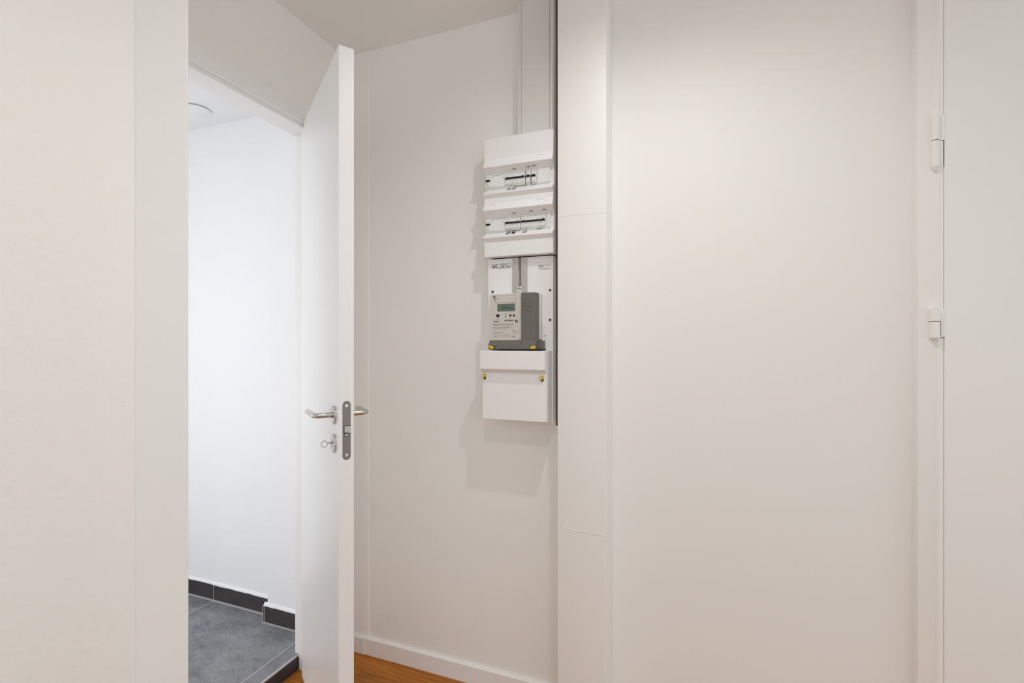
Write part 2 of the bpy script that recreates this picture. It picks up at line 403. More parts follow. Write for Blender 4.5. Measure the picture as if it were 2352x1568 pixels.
bm = B(); box(bm, 0.6070, 0.6076, FY-0.0006, FY+0.002, 1.7455, 1.8130); box(bm, 0.5945, 0.6078, FY-0.0012, FY-0.0001, 1.8126, 1.8136); box(bm, 0.5991, 0.6003, FY-0.0032, FY-0.0001, 1.293, 1.3335); box(bm, 0.5991, 0.6088, FY-0.0010, FY-0.0001, 1.2892, 1.2902)
obj('hinge_gap', bm, 'dark', cdoor, kind='stuff', label='dark gaps behind the hinge knuckles')

# ------------------------------------------------------------------ bathroom beyond the doorway
bm = B(); box(bm, -3.0, -1.4632, 0.0, 1.66, -0.05, STEP-0.0006)
bf = struct('floor_bathroom', bm, 'grout', 'raised grey-tiled bathroom floor with pale grout', 'floor')
gx = [-2.96, -2.752, -2.1435, -1.5345, -1.4685]; gy = [0.0, 0.43, 1.03, 1.632]
for i in range(4):
    for j in range(3):
        b2 = B(); box(b2, gx[i]+0.0013, gx[i+1]-0.0013, gy[j]+0.0013, gy[j+1]-0.0013, STEP-0.010, STEP, 0.0006, 1)
        obj('tile', b2, 'tile', bf)
bm = B(); prism(bm, [(-1.4685, STEP+0.0003), (-1.4635, STEP+0.0003), (-1.4625, STEP-0.001), (-1.4625, STEP-0.006), (-1.4685, STEP-0.006)], 'y', 0.852, 1.4712)
obj('edge_profile', bm, 'trimmetal', bf, label='pale metal profile along the step edge')
for (ya, yb) in ((0.852, 1.029), (1.031, 1.4712)):
    b2 = B(); box(b2, -1.4631, -1.4595, ya, yb, 0.0005, STEP-0.0065); obj('riser_tile', b2, 'tile_dark', bf)

bm = B(); box(bm, -3.1, -1.762, 1.647, 1.80, 0, BATHC+0.02); struct('wall_bathroom_back', bm, 'bath_wall', 'bright white far bathroom wall above dark skirting tiles')
bm = B(); box(bm, -1.760, -1.478, 1.597, 1.653, 0, BATHC+0.02, 0.002); struct('wall_bathroom_pier', bm, 'bath_wall', 'shallow white bathroom pier beside the door lining')
bm = B(); box(bm, -3.1, -3.0, -0.1, 1.66, 0, BATHC+0.02); struct('wall_bathroom_left', bm, 'bath_wall', 'white bathroom wall furthest from the doorway')
bm = B(); box(bm, -3.1, -1.478, -0.1, 0.0, 0, BATHC+0.02); struct('wall_bathroom_front', bm, 'bath_wall', 'white bathroom wall behind the near hall wall')
bm = B(); box(bm, -1.4795, -1.4782, 0.0, OY0, 0, BATHC); box(bm, -1.4795, -1.4782, OY0, OY1, OH, BATHC)
struct('wall_bathroom_right', bm, 'bath_wall', 'white bathroom face of the doorway wall')
bm = B(); box(bm, -3.1, -1.4785, -0.1, 1.66, BATHC, BATHC+0.06); struct('ceiling_bathroom', bm, 'bath_wall', 'lower white bathroom ceiling with the round vent', 'ceiling')

sk = thing('baseboard_bathroom', (-2.1, 1.637, STEP), 'dark grey skirting tiles with chipped upper edges in the bathroom', 'skirting', 'structure')
def chipped(x0, x1, yf, yb, z0, z1, seed):
    r2 = random.Random(seed); n = max(4, int((x1-x0)/0.018)); bm = B()
    top = [0]*(n+1); lev = 0
    for i in range(n+1):
        if r2.random() < 0.4: lev = r2.uniform(-0.0028, 0.0008)
        top[i] = z1 + lev
    cols = []
    for i in range(n+1):
        xx = x0 + (x1-x0)*i/n
        cols.append([bm.verts.new((xx, yf, z0)), bm.verts.new((xx, yf, top[i])), bm.verts.new((xx, yb, top[i])), bm.verts.new((xx, yb, z0))])
    for a, b_ in zip(cols, cols[1:]):
        for k in range(3): bm.faces.new((a[k], b_[k], b_[k+1], a[k+1]))
    bm.faces.new(cols[0]); bm.faces.new(cols[-1][::-1]); bmesh.ops.recalc_face_normals(bm, faces=bm.faces)
    return bm
TZ0, TZ1 = STEP+0.003, 0.1275
for i, (a, b_) in enumerate(((-2.96, -2.752), (-2.750, -2.1465), (-2.1435, -1.775))):
    obj('skirting_tile', chipped(a, b_, 1.637, 1.6468, TZ0, TZ1, 20+i), 'tile_dark', sk)
obj('skirting_tile', chipped(-1.765, -1.4785, 1.587, 1.5968, TZ0, TZ1, 31), 'tile_dark', sk)
bm = B(); box(bm, -1.774, -1.7655, 1.587, 1.6368, TZ0, TZ1); obj('skirting_tile', bm, 'tile_dark', sk)
bm = B(); box(bm, -1.7755, -1.7725, 1.5858, 1.5885, TZ0-0.002, TZ1+0.001); box(bm, -1.7665, -1.7645, 1.5865, 1.5885, TZ0, TZ1)
obj('corner_profile', bm, 'trimmetal', sk, label='thin metal corner profile')
bm = B()   # white sealant fillet above the tiles, grout joint, grey sealant below
prism(bm, [(1.6475, TZ1-0.003), (1.6378, TZ1-0.0012), (1.6385, TZ1+0.004), (1.6435, TZ1+0.009), (1.6475, TZ1+0.013)], 'x', -2.96, -1.762)
prism(bm, [(1.5975, TZ1-0.003), (1.5878, TZ1-0.0012), (1.5885, TZ1+0.004), (1.5935, TZ1+0.009), (1.5975, TZ1+0.013)], 'x', -1.774, -1.4785)
box(bm, -1.774, -1.762, 1.5885, 1.646, TZ1, TZ1+0.003)
obj('sealant', bm, 'sealant', sk, label='white sealant bead above the tiles')
bm = B(); box(bm, -2.1465, -2.1435, 1.6376, 1.646, TZ0, TZ1+0.003); box(bm, -2.752, -2.750, 1.6376, 1.646, TZ0, TZ1); obj('grout', bm, 'grout', sk)
bm = B()
prism(bm, [(1.640, STEP), (1.632, STEP), (1.6375, STEP+0.005), (1.640, STEP+0.005)], 'x', -2.96, -1.772)
prism(bm, [(1.590, STEP), (1.582, STEP), (1.5875, STEP+0.005), (1.590, STEP+0.005)], 'x', -1.774, -1.4785)
obj('floor_joint', bm, 'joint', sk)

vt = thing('ceiling_vent', (-2.06, 1.505, BATHC), 'round white disc vent just below the bathroom ceiling', 'vent')
bm = B(); cyl(bm, (-2.072, 1.502, BATHC-0.009), (0, 0, 1), 0.046, 0.009, 40); obj('collar', bm, 'dark', vt, label='dark collar painting the shaded gap above the disc')  # collar coloured dark to give the shade between disc and ceiling
bm = B(); cyl(bm, (-2.072, 1.502, BATHC-0.0125), (0, 0, 1), 0.044, 0.005, 48, 0.054); cyl(bm, (-2.072, 1.502, BATHC-0.0075), (0, 0, 1), 0.054, 0.0035, 48); obj('disc', bm, 'bath_wall', vt, smooth=True)

# ------------------------------------------------------------------ open bathroom door
LW, LT, LZ0, LZ1 = 0.602, 0.041, 0.009, 2.099
dr = thing('door_1', (-1.3855, 1.470, 0), 'open white bathroom door with steel lever handles and lock plate', 'door', 'structure', rz=R(-36.6))
bm = B(); box(bm, 0, LW, -LT, 0, LZ0, LZ1, 0.0008); obj('leaf', bm, 'lacquer', dr, local=True)
# lock plate in the free edge
def stadium(x, y0, y1, z0, z1, th):
    bm = B(); r = (y1-y0)/2; cy = (y0+y1)/2; pts = []
    for k in range(13): a = math.pi*k/12; pts.append((cy+r*math.cos(a), z1-r+r*math.sin(a)))
    for k in range(13): a = math.pi+math.pi*k/12; pts.append((cy+r*math.cos(a), z0+r+r*math.sin(a)))
    prism(bm, pts, 'x', x, x+th); return bm
YC = -0.0200
lp = obj('lock_plate', stadium(LW-0.002, YC-0.0112, YC+0.0112, 0.9505, 1.1150, 0.0026), 'plate', dr, local=True, bev=0.0004)
for z in (1.1012, 0.9645):
    bm = B(); cyl(bm, (LW, YC, z), (1, 0, 0), 0.0042, 0.0011, 20); cyl(bm, (LW+0.0011, YC, z), (1, 0, 0), 0.0032, 0.0004, 20, 0.0024)
    s_ = obj('screw', bm, 'zinc', lp, local=True)
    bm = B(); 
bm = B(); box(bm, LW+0.0004, LW+0.0008, YC-0.0078, YC+0.0096, 1.0255, 1.0475); box(bm, LW+0.0004, LW+0.0008, YC-0.0068, YC+0.0052, 1.0165, 1.0240)
obj('bolt_slot', bm, 'dark', lp, local=True, label='dark slots round the bolts')
bm = B(); prism(bm, [(LW+0.0005, YC-0.0063), (LW+0.0115, YC+0.0070), (LW+0.0115, YC+0.0085), (LW+0.0005, YC+0.0092)], 'z', 1.0275, 1.0455); obj('latch_bolt', bm, 'nickel', lp, local=True, bev=0.0004, label='bright nickel latch bolt')
bm = B(); box(bm, LW+0.0005, LW+0.0022, YC-0.0054, YC+0.0040, 1.0178, 1.0228, 0.0004); obj('dead_bolt', bm, 'nickel', lp, local=True)
# lever handles
RX, RZ, KZ = 0.5475, 1.0715, 0.9905
def handle(sgn, y0):
    h = bpy.data.objects.new('lever_handle', None); COL.objects.link(h); h.parent = dr; h['_base'] = (0, 0, 0)
    bm = B(); cyl(bm, (RX, y0, RZ), (0, sgn, 0), 0.0272, 0.006, 48); bmesh.ops.bevel(bm, geom=[e for e in bm.edges if abs((e.verts[0].co-e.verts[1].co).y) < 1e-5 and abs(e.verts[0].co.y-(y0+sgn*0.006)) < 1e-4], offset=0.0012, segments=2, affect='EDGES')
    obj('rose', bm, 'steel', h, local=True, smooth=True)
    p0 = (RX, y0+sgn*0.005, RZ); p1 = (RX, y0+sgn*0.053, RZ); p2 = (RX-0.108, y0+sgn*0.053, RZ)
    pts = [p0] + fillet(p0, p1, p2, 0.020, 10) + [p2]
    bm = B(); tube(bm, pts, 0.0076, 24); obj('lever', bm, 'steel', h, local=True, smooth=True)
    bm = B(); cyl(bm, (RX, y0+sgn*0.004, RZ), (0, sgn, 0), 0.0084, 0.007, 24); obj('collar', bm, 'steel', h, local=True, smooth=True)
handle(-1, -LT); handle(1, 0.0)
bm = B(); cyl(bm, (RX, -LT, KZ), (0, -1, 0), 0.0272, 0.006, 48)
ke = obj('key_rose', bm, 'steel', dr, local=True, smooth=True)
bm = B(); cyl(bm, (RX, -LT-0.006, KZ+0.004), (0, -1, 0), 0.0036, 0.0003, 16); box(bm, RX-0.0018, RX+0.0018, -LT-0.0063, -LT-0.006, KZ-0.0115, KZ+0.0105); obj('keyhole', bm, 'dark', ke, local=True, label='dark keyhole')
bm = B(); cyl(bm, (RX, 0, KZ), (0, 1, 0), 0.0272, 0.006, 48); obj('key_rose', bm, 'steel', dr, local=True, smooth=True)

# key in the lock: local axes of the door
ky = thing('key', Vector((0, 0, 0)), 'small steel key with a ring bow in the bathroom door lock', 'key')
g = lambda lx, ly, z: Matrix.Rotation(R(-36.6), 3, 'Z') @ Vector((lx, ly, z)) + Vector((-1.3855, 1.470, 0))
ky.location = g(RX, -LT-0.006, KZ+0.003); ky.rotation_euler = (0, 0, R(-36.6)); ky['_base'] = (0, 0, 0)
bm = B(); tube(bm, [(0, 0.010, 0), (0, -0.0130, -0.0018)], 0.0022, 16); cyl(bm, (0, -0.006, 0), (0, -1, 0), 0.0027, 0.002, 16); obj('shaft', bm, 'steel', ky, local=True, smooth=True)
bm = B(); cc = Vector((0, -0.0215, -0.0032)); tube(bm, [cc + Vector((0.0015*math.cos(t), 0.0078*math.cos(t), 0.0088*math.sin(t))) for t in [2*math.pi*k/40 for k in range(41)]], 0.0012, 10, False)
obj('bow', bm, 'steel', ky, local=True, smooth=True)

# ------------------------------------------------------------------ distribution board
X0, X1 = -0.708, -0.455
db = thing('distribution_board', (-0.58, D(0.05), 1.577), 'white two-row fuse box with circuit breakers, above the electricity meter', 'fuse box')
bm = B(); box(bm, -0.690, -0.457, D(0.050), D(0.0005), 1.583, 1.990); obj('housing', bm, 'plastic', db)
prof = [(.050, 1.994), (.083, 1.994), (.0845, 1.9925), (.0865, 1.917), (.0975, 1.8905), (.0968, 1.8885), (.0740, 1.8690), (.068, 1.866), (.068, 1.818), (.072, 1.8145),
        (.0965, 1.798), (.0975, 1.7955), (.086, 1.782), (.0865, 1.764), (.0975, 1.7395), (.0968, 1.7375), (.0740, 1.7150), (.068, 1.712), (.068, 1.665), (.072, 1.6615),
        (.0965, 1.645), (.0975, 1.6425), (.086, 1.629), (.085, 1.579), (.0835, 1.577), (.050, 1.577)]
bm = B()
def cover_solid(bm, x0, x1):
    n = len(prof)
    va = [bm.verts.new((x0, D(d), z)) for d, z in prof]; vb = [bm.verts.new((x1, D(d), z)) for d, z in prof]
    vc = [bm.verts.new((x0, D(.050), z)) for d, z in prof]; vd = [bm.verts.new((x1, D(.050), z)) for d, z in prof]
    for i in range(n-1):
        bm.faces.new((va[i], vb[i], vb[i+1], va[i+1]))
        if 0 < i < n-2:
            bm.faces.new((va[i], va[i+1], vc[i+1], vc[i])); bm.faces.new((vb[i], vd[i], vd[i+1], vb[i+1]))
        elif i == 0:
            bm.faces.new((va[0], va[1], vc[1])); bm.faces.new((vb[0], vd[1], vb[1]))
        else:
            bm.faces.new((va[i], va[i+1], vc[i])); bm.faces.new((vb[i], vd[i], vb[i+1]))
    bmesh.ops.remove_doubles(bm, verts=bm.verts, dist=1e-6)
    bmesh.ops.recalc_face_normals(bm, faces=bm.faces)
cover_solid(bm, X0, X1)
obj('front_cover', bm, 'plastic', db, bev=0.0012)
# knock-out marks and screw covers on the front panels
def dash(x0, z0, x1, y, h=0.0016):
    box(bm, x0, x1, y-0.0003, y+0.0005, z0, z0+h)
for (xa, xb, z) in ((-0.6815, -0.660, 1.9075), (-0.5115, -0.489, 1.9105), (-0.6815, -0.660, 1.7580), (-0.5115, -0.489, 1.7600)):
    bm = B(); dash(xa, z, xb, D(0.0889)); obj('marking', bm, 'tag', db, label='faint grey mark on the cover')
for (x, z) in ((-0.691, 1.8985), (-0.4765, 1.9035), (-0.691, 1.7470), (-0.4765, 1.7535)):
    bm = B(); cyl(bm, (x, D(0.090), z), (0, -1, 0), 0.0034, 0.0042, 20); obj('screw_cover', bm, 'plastic', db, smooth=True)

MB = D(0.0755); MN = D(0.0795)
def breaker(x0, x1, zc, poles, toggles, rcd=False, drop=0.0, edge=False):
    """one device in a row: body, toggle bar, rockers and its prints"""
    z0, z1 = zc-0.0235-drop, zc+0.0235-drop
    bm = B(); box(bm, x0+0.0003, x1-0.0003, MB, D(0.066), z0, z1, 0.0006, 1)
    if rcd: box(bm, x0+0.0003, x1-0.0003, MN, MB+0.002, z0+0.0015, zc+0.0015-drop, 0.0004, 1)
    else: box(bm, x0+0.0003, x1-0.0003, MN, MB+0.002, z0+0.004, zc+0.004-drop, 0.0005, 1)
    o = obj('circuit_breaker', bm, 'plastic2', db)
    n = poles; pw = (x1-x0)/n
    tz = zc+0.0015-drop
    if rcd:
        bm = B(); prism(bm, [(x0+0.0030, tz-0.003), (x0+0.016, tz-0.003), (x0+0.0195, tz-0.0006), (x0+0.0195, tz+0.0012), (x0+0.017, tz+0.003), (x0+0.006, tz+0.0034), (x0+0.0045, tz+0.0030), (x0+0.0030, tz+0.0026)], 'y', D(0.0850), MN)
        obj('toggle', bm, 'black', o, bev=0.0006, label='black toggle lever')
        bm = B(); box(bm, x0+0.006, x0+0.0165, MN-0.0025, MN+0.001, z0+0.006, tz-0.004, 0.0006, 1); obj('test_button', bm, 'plastic2', o)
    else:
        bm = B(); box(bm, x0+0.0007, x1-0.0007, D(0.0850), MN, tz-0.0028, tz+0.0026, 0.0007, 1)
        box(bm, x0+pw*0.42, x0+pw*0.42+0.008, D(0.0850), MN, tz+0.002, tz+0.0036, 0.0004, 1)
        obj('toggle', bm, 'black', o, label='black toggle bar')
        for k in range(n):
            xc = x0+pw*(k+.5); r = pw*0.40
            pts = [(xc-r, z0+0.0068), (xc+r, z0+0.0068)]
            for q in range(9):
                a = math.pi*q/8; pts.append((xc+r*math.cos(a), tz-0.0082+0.0052*math.sin(a)))
            bm = B(); prism(bm, pts, 'y', MN-0.0022, MN+0.001); obj('rocker', bm, 'plastic2', o, bev=0.0008)
    # prints
    bm = B()
    if rcd:
        prints(bm, x0+0.006, z0+0.0025, 0.008, 0.0014, MN-0.0001, 3); prints(bm, x0+0.018, z0+0.0025, 0.018, 0.0013, MN-0.0001, 4)
        prints(bm, x0+0.006, z1-0.010, 0.009, 0.0013, MB-0.0001, 5); prints(bm, x0+0.0225, z1-0.0085, 0.009, 0.0012, MB-0.0001, 9, 0.5)
        prints(bm, x0+0.0065, z0+0.009, 0.0085, 0.0013, MN-0.0027, 12); prints(bm, x0+0.0085, z0+0.0125, 0.0055, 0.0015, MN-0.0027, 14)
        prints(bm, x0+0.0655, z1-0.0165, 0.0065, 0.0016, MB-0.0003, 6)
    else:
        if n > 1:
            prints(bm, x0+0.004, z0+0.0045-0.0027, 0.022, 0.0013, MB-0.0001, n*7); prints(bm, x0+0.003, z1-0.0095, 0.010, 0.0015, MB-0.0001, n*5, 0.6)
            prints(bm, x1-0.013, z1-0.0155, 0.0075, 0.0017, MB-0.0003, n*3)
        else:
            prints(bm, x0+0.003, z1-0.0085, 0.006, 0.0012, MB-0.0001, int(x0*1000), 0.5); prints(bm, x0+0.005, z1-0.0150, 0.007, 0.0015, MB-0.0003, 8)
            prints(bm, x0+0.002, z0+0.0015, 0.011, 0.0016, MB-0.0001, 21)
        for k in range(n):
            xc = x0+pw*(k+.5)
            prints(bm, xc-0.0045, tz-0.0085, 0.008, 0.0013, MN-0.0024, 40+k, 0.6); prints(bm, xc-0.001, tz-0.0115, 0.005, 0.0014, MN-0.0024, 50+k, 0.7); prints(bm, xc+0.001, z0+0.0078, 0.004, 0.0014, MN-0.0024, 60+k)
    obj('print', bm, 'ink_grey', o, kind='stuff')
    bm = B()
    gx0 = x0+0.0375 if rcd else (x0+0.019 if n > 1 else x0+0.001)
    gz = z1-0.0042
    box(bm, gx0, x1-0.0012, MB-0.00015, MB+0.0003, gz, gz+(0.0013 if n > 1 or rcd else 0.0008)); obj('green_line', bm, 'green', o, label='thin green printed line')
    if rcd or n > 1:
        text('lettering', 'Schneider', gx0-0.0165, gz-0.0006, 0.0034, MB-0.0001, o, 'green')
    bm = B(); bx = (x0+0.064, x0+0.0735) if rcd else ((x1-0.0155, x1-0.0035) if n > 1 else (x0+0.003, x1-0.003))
    box(bm, bx[0], bx[1], MB-0.0002, MB+0.0003, z1-0.0172, z1-0.0130); obj('rating_field', bm, 'tag', o)
    return o
m1, m2 = 1.8455, 1.691
breaker(-0.7065, -0.6316, m1, 4, 1, rcd=True); breaker(-0.6312, -0.5575, m1, 4, 4); breaker(-0.5555, -0.5380, m1, 1, 1, drop=0.0006); breaker(-0.5355, -0.5180, m1, 1, 1, drop=0.0010)
breaker(-0.7065, -0.6316, m2, 4, 1, rcd=True); breaker(-0.6312, -0.5750, m2, 3, 3); breaker(-0.5738, -0.5020, m2, 4, 4); breaker(-0.5018, -0.4845, m2, 1, 1)
for (xa, xb, zc) in ((-0.5125, -0.4690, m1-0.001), (-0.4795, -0.4690, m2-0.001)):
    bm = B(); box(bm, xa, xb, MB, D(0.066), zc-0.0225, zc+0.0235, 0.0006, 1); obj('blank_plate', bm, 'plastic2', db)
bm = B()
for (x, z) in ((-0.5150, m1-0.0255), (-0.5540, m1-0.0253), (-0.4990, m2-0.0252), (-0.58, m2-0.0252)):
    box(bm, x-(0.020 if x in (-0.5150, -0.4990) else 0.05), x, D(0.0692), D(0.0665), z, z+0.0006)
box(bm, -0.5375, -0.5365, D(0.0745), D(0.069), m1-0.025, m1+0.010); box(bm, -0.5568, -0.5560, D(0.0745), D(0.069), m1-0.024, m1+0.022); box(bm, -0.5746, -0.5741, D(0.0745), D(0.069), m2-0.024, m2+0.022)
obj('shadow_gap', bm, 'dark', db, kind='stuff', label='dark bars painting the shade under and between breakers')  # shadow lines round the breakers, put in as dark bars
# circuit tags above, square stickers below
tg = 0
def slope_patch(bm, xa, xb, za, zb, e0, e1, row):
    (dt, zt), (dl, zl) = ((.0968, 1.8885), (.0740, 1.8690)) if row == 0 else ((.0968, 1.7375), (.0740, 1.7150))
    def at(z, e):
        t = (zt-z)/(zt-zl); n = math.hypot(zt-zl, dt-dl)
        return (D(dt+(dl-dt)*t + e*(zt-zl)/n), z - e*(dt-dl)/n)
    prism(bm, [at(za, e0), at(zb, e0), at(zb, e1), at(za, e1)], 'x', xa, xb)
for (x, z, row) in ((-0.5950, 1.8770, 0), (-0.5435, 1.8775, 0), (-0.5230, 1.8785, 0), (-0.5955, 1.7240, 1), (-0.5335, 1.7250, 1), (-0.4860, 1.7255, 1)):
    bm = B(); slope_patch(bm, x-0.0092, x+0.0092, z-0.0022, z+0.0020, -0.0002, 0.0003, row); lb = obj('circuit_tag', bm, 'tag', db)
    bm = B(); q = x-0.0036
    for k in range(3):
        ww = (0.0016, 0.0022, 0.0018)[(k+tg) % 3]; slope_patch(bm, q, q+ww, z-0.0010, z+0.0009, 0.0002, 0.0005, row); q += ww+0.0006
    obj('print', bm, 'ink', lb, kind='stuff'); tg += 1
def sticker(x, zt, kind):
    # lies on the sloping ledge below the breakers: ledge from (.072,1.8145) to (.0965,1.798)
    base = m1 if zt > 1.75 else m2
    za, zb = (1.8145, 1.798) if zt > 1.75 else (1.6615, 1.645)
    P = lambda t, e: (D(0.072 + (0.0965-0.072)*t + e*0.55), za + (zb-za)*t + e*0.83)
    def patch(bm, xa, xb, ta, tb, e0, e1):
        a0, a1, b0, b1 = P(ta, e0), P(ta, e1), P(tb, e0), P(tb, e1)
        prism(bm, [a0, b0, b1, a1], 'x', xa, xb)
    bm = B(); patch(bm, x-0.0065, x+0.0065, -0.05, 0.56, -0.0002, 0.0003); o = obj('sticker', bm, 'ink', db, label='black-bordered sticker')
    if kind != 'black':
        bm = B(); patch(bm, x-0.0038, x+0.0042, 0.14 if kind == 'ring' else 0.16, 0.38 if kind == 'ring' else 0.45, -0.0002, 0.0005)
        obj('sticker_field', bm, 'paper', o)
sticker(-0.6175, 1.81, 'ring'); sticker(-0.5985, 1.81, 'ring'); sticker(-0.6205, 1.66, 'ring'); sticker(-0.6005, 1.66, 'black'); sticker(-0.5590, 1.66, 'white')

# ------------------------------------------------------------------ cable trunking above the board
tr = thing('cable_trunking', (-0.53, WY, 1.995), 'white plastic cable trunking running up from the fuse box to the ceiling', 'trunking')
bm = B(); box(bm, -0.5937, -0.4626, D(0.052), D(0.0005), 1.9955, CEIL-0.0005, 0.001); obj('base', bm, 'trunk', tr)
bm = B(); box(bm, -0.5790, -0.4775, D(0.0545), D(0.0515), 1.9955, CEIL-0.0005, 0.0008); obj('lid', bm, 'trunk', tr)
bm = B(); box(bm, -0.5803, -0.5791, D(0.0523), D(0.0515), 1.9955, CEIL-0.0005); box(bm, -0.4774, -0.4769, D(0.0523), D(0.0515), 1.9955, CEIL-0.0005); obj('lid_gap', bm, 'ink_grey', tr, kind='stuff', label='dark joint beside the lid')

# ------------------------------------------------------------------ meter board
BX0, BX1, BD = -0.7056, -0.4625, 0.058
mb = thing('meter_board', (-0.584, D(0.03), 1.002), 'white mounting board with steel rail and stickers behind the electricity meter', 'meter board')
bm = B(); box(bm, BX0, BX1, D(BD), D(0.008), 1.002, 1.5735, 0.0012); obj('backplate', bm, 'plastic', mb)
bm = B(); box(bm, BX0+0.01, BX1-0.02, D(0.009), D(0.0005), 1.02, 1.56); obj('spacer', bm, 'plastic', mb)
bm = B(); box(bm, BX0+0.014, BX1-0.001, D(0.0545), D(0.0005), 1.5720, 1.5768); obj('top_gap_shade', bm, 'dark', mb, label='dark filler painting the shade under the fuse box')  # solid dark filler, darkens the gap as if in shade
# steel rail: two perforated strips and a channel
for (xa, xb) in ((-0.6108, -0.5880), (-0.5778, -0.5560)):
    bm = B(); box(bm, xa, xb, D(BD+0.004), D(BD-0.0005), 1.4445, 1.5732, 0.0004, 1); rl = obj('rail_strip', bm, 'alu', mb)
    for z in (1.5555, 1.5090, 1.4680):
        bm = B(); cyl(bm, ((xa+xb)/2, D(BD+0.0041), z), (0, -1, 0), 0.0012, 0.0002, 14); obj('hole', bm, 'dark', rl)
        bm = B(); cyl(bm, ((xa+xb)/2, D(BD+0.0040), z-0.0024), (0, -1, 0), 0.0012, 0.0006, 14); obj('rivet', bm, 'zinc', rl)
bm = B(); box(bm, -0.5880, -0.5778, D(BD+0.0008), D(BD-0.0005), 1.4445, 1.5732); obj('rail_channel', bm, 'plate', mb, label='dark channel of the rail')
bm = B(); box(bm, -0.5885, -0.5855, D(BD+0.003), D(BD), 1.4755, 1.5265); obj('channel_lip', bm, 'alu', mb)
bm = B(); box(bm, -0.5560, -0.5549, D(BD+0.0045), D(BD-0.0005), 1.4445, 1.5732); obj('rail_edge', bm, 'zinc', mb)
bm = B(); box(bm, -0.5945, -0.5755, D(BD+0.006), D(BD+0.003), 1.4640, 1.4730, 0.0005, 1); cyl(bm, (-0.5855, D(BD+0.006), 1.4685), (0, -1, 0), 0.0042, 0.003, 20); obj('clamp', bm, 'zinc', mb, label='bright zinc clamp with screw head')
bm = B(); box(bm, -0.5878, -0.5862, D(BD+0.0093), D(BD+0.0085), 1.4655, 1.4715); obj('clamp_slot', bm, 'dark', mb)
# board holes, groove, tab
for (x, z) in ((-0.6878, 1.4574), (-0.4741, 1.4556), (-0.4741, 1.3536)):
    bm = B(); cyl(bm, (x, D(BD+0.0006), z), (0, 1, 0), 0.0047, 0.001, 24); h_ = obj('screw_hole', bm, 'dark', mb, smooth=True, label='dark screw hole')
    bm = B(); cyl(bm, (x-0.0008, D(BD+0.0009), z-0.0003), (0, 1, 0), 0.0026, 0.0008, 16); obj('screw', bm, 'plate', h_, smooth=True)
bm = B()
for xx in (-0.4845, -0.4790):
    tube(bm, [(xx, D(BD), 1.2500), (xx, D(BD), 1.3440)], 0.0007, 8)
tube(bm, [(-0.4845, D(BD), 1.3440), (-0.4836, D(BD), 1.3465), (-0.48175, D(BD), 1.3475), (-0.4799, D(BD), 1.3465), (-0.4790, D(BD), 1.3440)], 0.0007, 8)
obj('cable_slot', bm, 'plastic', mb, smooth=True)
bm = B(); box(bm, -0.4958, -0.4868, D(BD+0.004), D(BD), 1.3020, 1.3400, 0.0006, 1); tb = obj('plastic_tab', bm, 'plastic', mb)
bm = B(); cyl(bm, (-0.4925, D(BD+0.0042), 1.3270), (0, -1, 0), 0.0011, 0.0002, 12); obj('tab_pin', bm, 'ink', tb)
for (x, z, r) in ((-0.5045, 1.5540, 0.0022), (-0.4665, 1.5535, 0.0020)):
    bm = B(); cyl(bm, (x, D(BD), z), (0, -1, 0), r, 0.0012, 16); obj('plug', bm, 'plastic', mb, smooth=True)
bm = B(); cyl(bm, (-0.5172, D(BD), 1.5528), (0, -1, 0), 0.0012, 0.0006, 12); obj('pin', bm, 'ink_grey', mb)
# four-field approval sticker
y = D(BD+0.0002); zc0, zc1 = 1.5395, 1.5555
bm = B()
for k in range(4):
    xa = -0.6900 + k*0.0181; xb = xa+0.0172
    t = 0.0008
    box(bm, xa, xb, y-0.0002, y, zc0, zc0+t); box(bm, xa, xb, y-0.0002, y, zc1-t, zc1); box(bm, xa, xa+t, y-0.0002, y, zc0, zc1); box(bm, xb-t, xb, y-0.0002, y, zc0, zc1)
box(bm, -0.6900+0.0362+0.006, -0.6900+0.0362+0.011, y-0.0002, y, zc0+0.0022, zc0+0.0068)
prints(bm, -0.6715+0.0030, zc0+0.002, 0.0115, 0.0022, y-0.0001, 71); prints(bm, -0.6900+0.0543+0.004, zc0+0.0068, 0.010, 0.0023, y-0.0001, 72, 1.0); prints(bm, -0.6900+0.0543+0.005, zc0+0.0022, 0.009, 0.0022, y-0.0001, 73, 1.0); prints(bm, -0.6900+0.0543+0.005, zc0+0.0046, 0.008, 0.0016, y-0.0001, 74, 0.7)
st = obj('approval_sticker', bm, 'ink', mb, kind='stuff', label='four black-framed approval marks')
text('lettering', 'LK', -0.6880, zc0+0.0036, 0.0108, y-0.0002, st, 'ink', bold=0.0004); text('lettering', 'CE', -0.6900+0.0362+0.0035, zc0+0.0085, 0.0078, y-0.0002, st, 'ink')
# white label with the supply number
bm = B(); box(bm, -0.5170, -0.4650, D(BD+0.0003), D(BD), 1.5260, 1.5440); lb = obj('number_label', bm, 'paper', mb)
y = D(BD+0.0004)
text('lettering', 'radius', -0.5158, 1.5380, 0.0080, y, lb, 'ink', bold=0.0001)
bm = B(); prints(bm, -0.4905, 1.5405, 0.0190, 0.0016, y, 81, 1.0); prints(bm, -0.4855, 1.5373, 0.009, 0.0010, y, 82, 0.6); obj('print', bm, 'ink_grey', lb, kind='stuff')
text('lettering', 'Målernummer', -0.5155, 1.5327, 0.0036, y, lb, 'ink_grey')
text('lettering', '741130892169', -0.5105, 1.5270, 0.0060, y, lb, 'ink_grey')

